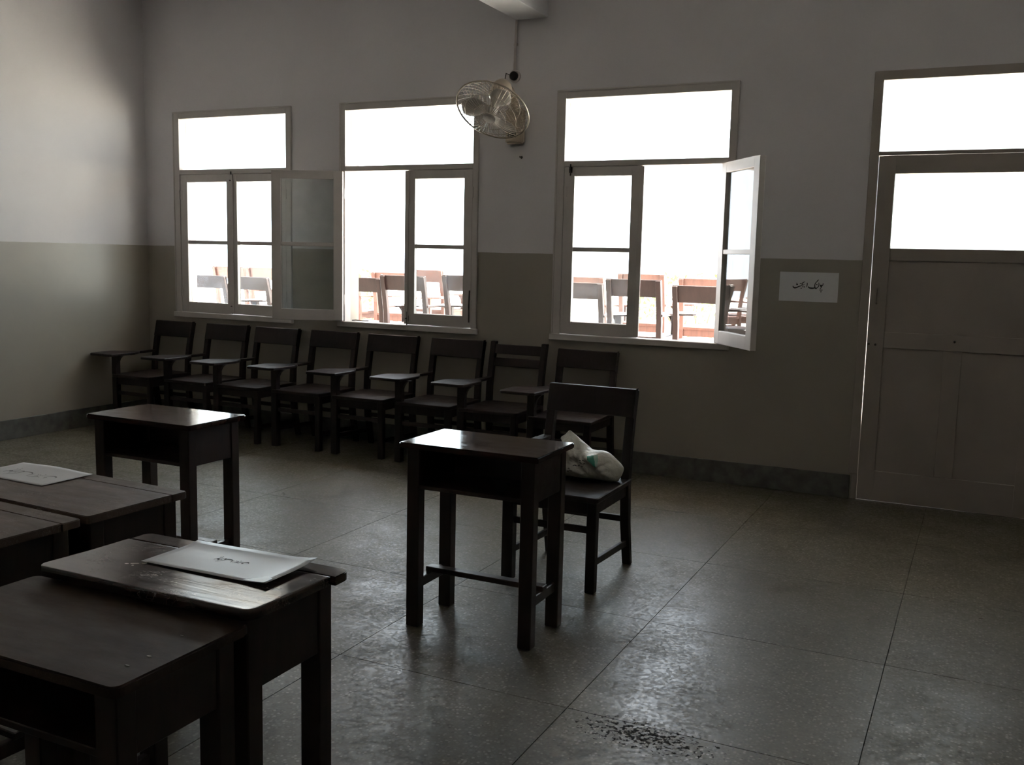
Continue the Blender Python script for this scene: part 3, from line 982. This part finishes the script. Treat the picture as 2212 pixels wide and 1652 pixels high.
def paper(name, w, h, loc, rz, lab, f, mat, nx_=18, ny_=12):
    """curled sheet with thickness; f(s, t) is the lift in metres, s,t in -1..1"""
    bm = bmesh.new()
    G = {}
    for side, dz in ((0, 0.0007), (1, 0.0)):
        for i in range(nx_ + 1):
            for j in range(ny_ + 1):
                s, t = 2 * i / nx_ - 1, 2 * j / ny_ - 1
                G[side, i, j] = bm.verts.new((s * w / 2, t * h / 2, f(s, t) + dz))
    for i in range(nx_):
        for j in range(ny_):
            bm.faces.new((G[0, i, j], G[0, i + 1, j], G[0, i + 1, j + 1], G[0, i, j + 1]))
            bm.faces.new((G[1, i, j], G[1, i, j + 1], G[1, i + 1, j + 1], G[1, i + 1, j]))
    for i in range(nx_):
        for j in (0, ny_):
            bm.faces.new((G[0, i, j], G[1, i, j], G[1, i + 1, j], G[0, i + 1, j]))
    for j in range(ny_):
        for i in (0, nx_):
            bm.faces.new((G[0, i, j], G[0, i, j + 1], G[1, i, j + 1], G[1, i, j]))
    o = obj(name, bm, mat, None, loc, rz, smooth=False)
    for p in o.data.polygons: p.use_smooth = True
    tag(o, lab, 'paper')
    return o

fD = lambda s, t: 0.0012 + 0.0018 * (0.5 - 0.5 * t) + 0.008 * max(0, s - 0.45) ** 2 * (1 + 0.8 * max(0, t)) * 2.2 + 0.0022 * math.sin(3.2 * s + 0.6) * (0.5 + 0.5 * t) * (1 if abs(s) < 2 else 0) * 0.5 + 0.0012 + 0.010 * max(0, t - 0.35) ** 2
pd = paper('paper_sheet', 0.366, 0.190, (5.203, -4.800, 0.7605), math.radians(1.0), 'white sheet of paper curling at one end on the scratched glossy desk', fD, MT['paper_gloss'])
bm = bmesh.new()
surfD = lambda a, b: Vector((a, b, fD(a / 0.183, b / 0.095) + 0.0013))
urdu(bm, lambda a, b: surfD(-a * 0.5 + 0.0, -b * 0.5 + 0.01), 0.366, 0.190, 1.0)
obj('handwriting', bm, MT['ink'], pd)
bm = bmesh.new()
vv = [bm.verts.new(surfD(*p)) for p in ((0.115, -0.093), (0.176, -0.093), (0.176, -0.062), (0.152, -0.05))]
bm.faces.new(vv)
obj('tape', bm, MT['tape'], pd)
fC = lambda s, t: 0.0012 + 0.006 * max(0, t) ** 2 * (0.6 + 0.4 * math.cos(3 * s)) + 0.004 * max(0, s - 0.5) ** 2
pc = paper('paper_sheet', 0.340, 0.188, (4.020, -4.400, 0.7605), math.radians(-1.5), 'white sheet with faint black handwriting on the dusty desk', fC, MT['paper'])
bm = bmesh.new()
urdu(bm, lambda a, b: Vector((-a * 1.25, -b * 1.1, fC(-a * 1.25 / 0.17, -b * 1.1 / 0.094) + 0.0013)), 0.340, 0.188, 0.7)
obj('handwriting', bm, MT['faint_ink'], pc)

# ------------------------------------------------------------------ wall fan
fan = empty('wall_fan', (3.628, 0, 2.34))
tag(fan, 'cream oscillating wall fan with wire cage, tilted down between the windows', 'fan')
def L3(p): return Vector(p) - Vector((3.628, 0, 2.34))
ax = Vector((-0.02, -0.62, -0.78)).normalized()
fc = L3((3.600, -0.34, 2.500))       # centre of the cage rim
R = 0.262
e1 = ax.orthogonal().normalized(); e2 = ax.cross(e1)
def circ(c, r, n=48): return [c + (e1 * math.cos(k * 2 * PI / n) + e2 * math.sin(k * 2 * PI / n)) * r for k in range(n)]
bm = bmesh.new()
box(bm, -0.068, 0.068, -0.058, 0.0, -0.035, 0.215)
fan_base = obj('base', bm, MT['fan'], fan, bevel=0.012, seg=3)
bm = bmesh.new()
box(bm, -0.046, 0.020, -0.0605, -0.056, 0.008, 0.050)
obj('switch_panel', bm, MT['bakelite'], fan_base)
bm = bmesh.new()
mo = fc - ax * 0.175
tube(bm, [(0, -0.045, 0.19), (0, -0.06, 0.27), (-0.01, -0.10, 0.33), tuple(mo - ax * 0.02)], [0.034, 0.03, 0.028, 0.026], 12)
obj('neck', bm, MT['fan'], fan, smooth=True)
bm = bmesh.new()
lathe(bm, [(0.02, -0.085), (0.056, -0.078), (0.070, -0.05), (0.074, 0.0), (0.070, 0.05), (0.05, 0.07), (0.012, 0.08)], mo, ax, 24)
motor = obj('motor_housing', bm, MT['fan'], fan, smooth=True)
bm = bmesh.new()
pk = mo - ax * 0.083 + Vector((0.0, -0.02, 0.0))
lathe(bm, [(0.006, -0.01), (0.006, 0.014), (0.011, 0.016), (0.011, 0.028), (0.004, 0.031)], pk, tuple(-ax), 12)
obj('swing_knob', bm, MT['fan'], motor)
# cages
def cage(name, h_hub, r_hub, rings, nw=44):
    bm = bmesh.new()
    for k in range(nw):
        a = k * 2 * PI / nw
        d = e1 * math.cos(a) + e2 * math.sin(a)
        pts = []
        for j in range(6):
            u = j / 5
            r = r_hub + (R - r_hub) * u
            h = h_hub * (1 - u ** 2.4)
            pts.append(fc + d * r + ax * h)
        tube(bm, pts, 0.0016, 4)
    for r, u in rings:
        h = h_hub * (1 - ((r - r_hub) / (R - r_hub)) ** 2.4)
        tube(bm, circ(fc + ax * h, r, 40), 0.0020, 5, True)
    o = obj(name, bm, MT['fan_wire'], fan)
    o['kind'] = 'stuff'
    return o
front_cage = cage('front_cage', 0.075, 0.045, [(0.115, 0), (0.185, 0)], 52)
cage('rear_cage', -0.085, 0.075, [(0.10, 0), (0.18, 0)], 36)
bm = bmesh.new()
tube(bm, circ(fc, R, 64), 0.0062, 8, True)
obj('rim', bm, MT['fan_wire'], fan, smooth=True)
bm = bmesh.new()
lathe(bm, [(0.046, 0.072), (0.046, 0.077), (0.024, 0.080), (0.024, 0.086), (0.008, 0.088)], fc, ax, 24)
obj('cage_badge', bm, MT['fan_blade'], front_cage)
bm = bmesh.new()
lathe(bm, [(0.03, -0.05), (0.034, -0.03), (0.034, 0.02), (0.025, 0.035), (0.008, 0.04)], fc, ax, 20)
obj('hub', bm, MT['fan_blade'], fan, smooth=True)
for k in range(3):
    a0 = 0.5 + k * 2 * PI / 3
    bm = bmesh.new()
    rows = []
    for i in range(7):
        u = i / 6
        r = 0.03 + 0.20 * u
        half = 0.16 + 0.38 * math.sin(PI * min(1, u * 0.9 + 0.08))
        row = []
        for j in range(5):
            v = j / 4 * 2 - 1
            a = a0 + v * half + 0.25 * u
            tw = (0.42 - 0.2 * u) * v * 0.05
            row.append((r, a, tw))
        rows.append(row)
    VV = [[[bm.verts.new(fc + (e1 * math.cos(a) + e2 * math.sin(a)) * r + ax * (tw + dz)) for r, a, tw in row] for row in rows] for dz in (0.0012, -0.0012)]
    for i in range(6):
        for j in range(4):
            bm.faces.new((VV[0][i][j], VV[0][i + 1][j], VV[0][i + 1][j + 1], VV[0][i][j + 1]))
            bm.faces.new((VV[1][i][j], VV[1][i][j + 1], VV[1][i + 1][j + 1], VV[1][i + 1][j]))
    for i in range(6):
        for j in (0, 4):
            bm.faces.new((VV[0][i][j], VV[1][i][j], VV[1][i + 1][j], VV[0][i + 1][j]))
    for j in range(4):
        for i in (0, 6):
            bm.faces.new((VV[0][i][j], VV[0][i][j + 1], VV[1][i][j + 1], VV[1][i][j]))
    obj('blade', bm, MT['fan_blade'], fan, smooth=True)
bm = bmesh.new()
tube(bm, [tuple(L3((3.575, -0.03, 2.79))), tuple(L3((3.555, -0.05, 2.80))), tuple(L3((3.548, -0.06, 2.74))), tuple(L3((3.57, -0.08, 2.70))), tuple(L3((3.60, -0.10, 2.66)))], 0.004, 6)
obj('power_cord', bm, MT['bakelite'], fan)

rose = bmesh.new()
lathe(rose, [(0.046, 0.0), (0.046, 0.008), (0.042, 0.012)], (0, 0, 0), (0, -1, 0), 24)
ro = obj('wiring_box', rose, MT['conduit'], None, (3.602, 0, 2.784))
tag(ro, 'round dark electrical outlet on a pale disc above the fan', 'outlet')
bm = bmesh.new()
lathe(bm, [(0.031, 0.010), (0.031, 0.030), (0.024, 0.036), (0.005, 0.037)], (0, 0, 0), (0, -1, 0), 20)
obj('cover', bm, MT['bakelite'], ro, smooth=False)
cd = bmesh.new()
tube(cd, [(0, -0.010, 0.045), (0.002, -0.010, 0.2), (0.008, -0.010, 0.387)], 0.009, 8)
for z in (0.22,):
    box(cd, -0.013, 0.022, -0.006, 0.0, z - 0.008, z + 0.008)
co = obj('wiring_conduit', cd, MT['conduit'], None, (3.602, 0, 2.784))
tag(co, 'thin painted conduit pipe from the beam down to the outlet', 'pipe')
bm = bmesh.new()
lathe(bm, [(0.010, 0.0), (0.010, 0.002), (0.0035, 0.003), (0.0035, 0.02), (0.006, 0.022)], (0, 0, 0), (-0.2, -1, 0.1), 10)
na = obj('wall_nail', bm, MT['iron'], None, (3.670, 0.0, 2.212))
tag(na, 'small nail in the wall below the fan', 'nail')

# ------------------------------------------------------------------ plastic bag on the chair
def bag_material():
    m, nt, b = mat_new('milky_plastic_film')
    v = coords(nt)
    n = noisen(nt, v, 14.0, 4)
    nt.links.new(ramp(nt, [(0.3, (0.56, 0.54, 0.46)), (0.7, (0.70, 0.69, 0.62))], n).outputs['Color'], b.inputs['Base Color'])
    b.inputs['Roughness'].default_value = 0.34
    b.inputs['Transmission Weight'].default_value = 0.0
    b.inputs['Subsurface Weight'].default_value = 0.0
    bump(nt, b, noisen(nt, coords(nt, 'Object', (1, 1, 1)), 26.0, 3, 0.5, 1.5), 0.5, 0.012)
    return m
MT['bag'] = bag_material()
MT['green'] = simple('green_print', (0.01, 0.20, 0.13), 0.4, 0.2, 30)
MT['pale_green'] = simple('pale_green_film', (0.28, 0.45, 0.38), 0.4)

# outline in metres (x, z) in the seat's plane, origin at the middle of the bag's base
OUT = [(-0.20, 0.0), (-0.12, 0.0), (-0.03, 0.0), (0.06, 0.0), (0.148, 0.0), (0.168, 0.02), (0.184, 0.058), (0.177, 0.08), (0.139, 0.114), (0.105, 0.136), (0.075, 0.143),
       (0.041, 0.139), (0.006, 0.146), (-0.015, 0.168), (-0.045, 0.190), (-0.072, 0.210), (-0.098, 0.225), (-0.118, 0.205), (-0.142, 0.187), (-0.138, 0.165), (-0.165, 0.11), (-0.20, 0.05)]
RIDGES = [((-0.085, 0.205), (0.03, 0.118), 0.016, 0.014), ((0.03, 0.118), (0.16, 0.012), 0.026, 0.016), ((-0.06, 0.17), (-0.035, 0.115), 0.010, 0.010),
          ((0.075, 0.072), (0.140, 0.105), -0.012, 0.010), ((-0.10, 0.07), (0.02, 0.03), 0.010, 0.014), ((-0.12, 0.12), (-0.03, 0.085), -0.008, 0.012)]
CB = Vector((-0.005, 0.068))
def bag_outline(n=96):
    P = OUT + [OUT[0]]
    sp = []
    for i in range(len(OUT)):
        p0, p1, p2, p3 = [Vector(OUT[(i + k) % len(OUT)]) for k in (-1, 0, 1, 2)]
        for j in range(5):
            u = j / 5
            sp.append(0.5 * ((2 * p1) + (-p0 + p2) * u + (2 * p0 - 5 * p1 + 4 * p2 - p3) * u * u + (-p0 + 3 * p1 - 3 * p2 + p3) * u ** 3))
    return sp
BO = bag_outline()
def bag_point(k, s, side):
    """k index on the outline, s 0..1 from centre to rim, side -1 front, +1 back"""
    p = CB + (BO[k % len(BO)] - CB) * s
    far_ = max(0.0, (p.y - 0.125) / 0.09)
    T = 0.085 * (1 - 0.80 * min(1, far_))
    if p.x > 0.0: T *= 1 - 0.15 * (p.x / 0.18)
    y = side * T * (max(0.0, 1 - s ** 2.2)) ** 0.6
    q = Vector((p.x * 7, p.y * 7, side * 3.1))
    fold = 0.020 * noise.noise(q * 1.3) + 0.013 * (1 - abs(noise.noise(Vector((p.x * 16 + p.y * 10, p.y * 9 - p.x * 4, side)))) * 2)
    for (ra, rb, hh, ww) in RIDGES:
        ra, rb = Vector(ra), Vector(rb)
        tt_ = max(0.0, min(1.0, (p - ra).dot(rb - ra) / (rb - ra).length_squared))
        dd = (p - ra.lerp(rb, tt_)).length
        fold += hh * math.exp(-(dd / ww) ** 1.4)
    y += side * fold * min(1, (1 - s) * 4)
    z = max(p.y, 0.001)
    return Vector((p.x, y, z))
bm = bmesh.new()
nb = len(BO); SR = [0.06, 0.12, 0.18, 0.25, 0.32, 0.39, 0.46, 0.53, 0.6, 0.67, 0.74, 0.8, 0.86, 0.91, 0.95, 0.98]
rim = [bm.verts.new(bag_point(k, 1.0, 1)) for k in range(nb)]
for side in (-1, 1):
    cv = bm.verts.new(bag_point(0, 0.0, side))
    rings = [[bm.verts.new(bag_point(k, s, side)) for k in range(nb)] for s in SR] + [rim]
    for k in range(nb):
        bm.faces.new((cv, rings[0][k], rings[0][(k + 1) % nb]))
        for A, B in zip(rings, rings[1:]):
            bm.faces.new((A[k], B[k], B[(k + 1) % nb], A[(k + 1) % nb]))
bag = obj('plastic_bag', bm, MT['bag'], None, (5.10, -2.195, 0.4460), 0.0, smooth=True)
tag(bag, 'crumpled whitish plastic bag with a green patch on the lone chair', 'bag')

def bag_front(x, z, lift=0.002):
    p = Vector((x, z)) - CB
    a = math.atan2(p.y, p.x)
    best = None
    for k in range(nb):
        e0, e1_ = BO[k] - CB, BO[(k + 1) % nb] - CB
        den = e0.x * e1_.y - e0.y * e1_.x
        if abs(den) < 1e-12: continue
        al = (p.x * e1_.y - p.y * e1_.x) / den
        be = (e0.x * p.y - e0.y * p.x) / den
        if al >= -1e-6 and be >= -1e-6:
            s = al + be
            f = be / (al + be) if s > 1e-9 else 0
            q0, q1 = bag_point(k, s, -1), bag_point(k + 1, s, -1)
            best = q0.lerp(q1, f)
            break
    if best is None: best = Vector((x, 0, z))
    return best + Vector((0, -lift, 0))
def bag_patch(name, pts, mat, lift):
    bm = bmesh.new()
    c = Vector((sum(p[0] for p in pts) / len(pts), sum(p[1] for p in pts) / len(pts)))
    rings = []
    for s in (0.0, 0.35, 0.7, 1.0):
        if s == 0:
            rings.append([bm.verts.new(bag_front(c.x, c.y, lift))])
        else:
            ring = []
            for i in range(len(pts)):
                a, b = Vector(pts[i]), Vector(pts[(i + 1) % len(pts)])
                for j in range(4):
                    p = c + (a.lerp(b, j / 4) - c) * s
                    ring.append(bm.verts.new(bag_front(p.x, p.y, lift)))
            rings.append(ring)
    n = len(rings[1])
    for i in range(n):
        bm.faces.new((rings[0][0], rings[1][i], rings[1][(i + 1) % n]))
        for A, B in zip(rings[1:], rings[2:]):
            bm.faces.new((A[i], B[i], B[(i + 1) % n], A[(i + 1) % n]))
    return obj(name, bm, mat, bag, smooth=True)
bag_patch('pale_patch', [(0.040, 0.128), (0.070, 0.130), (0.080, 0.112), (0.084, 0.083), (0.076, 0.076)], MT['pale_green'], 0.003)
bag_patch('green_patch', [(0.028, 0.126), (0.056, 0.127), (0.070, 0.105), (0.080, 0.078)], MT['green'], 0.005)
bm = bmesh.new()
rnd = random.Random(4)
for (x, z, L_) in ((-0.004, 0.104, 0.012), (0.012, 0.103, 0.010), (0.024, 0.105, 0.008), (0.000, 0.090, 0.014), (0.018, 0.088, 0.012), (-0.032, 0.074, 0.016),
                   (-0.012, 0.075, 0.012), (0.008, 0.073, 0.014), (-0.056, 0.060, 0.012), (-0.044, 0.052, 0.012), (-0.062, 0.046, 0.010)):
    pts = []
    for i in range(5):
        pts.append((x + L_ * (i / 4 - 0.5), z + rnd.uniform(-0.003, 0.003)))
    ribbon(bm, smooth_pts(pts, 3), 0.0032, lambda a, b: bag_front(a, b, 0.003))
obj('lettering', bm, MT['ink'], bag)
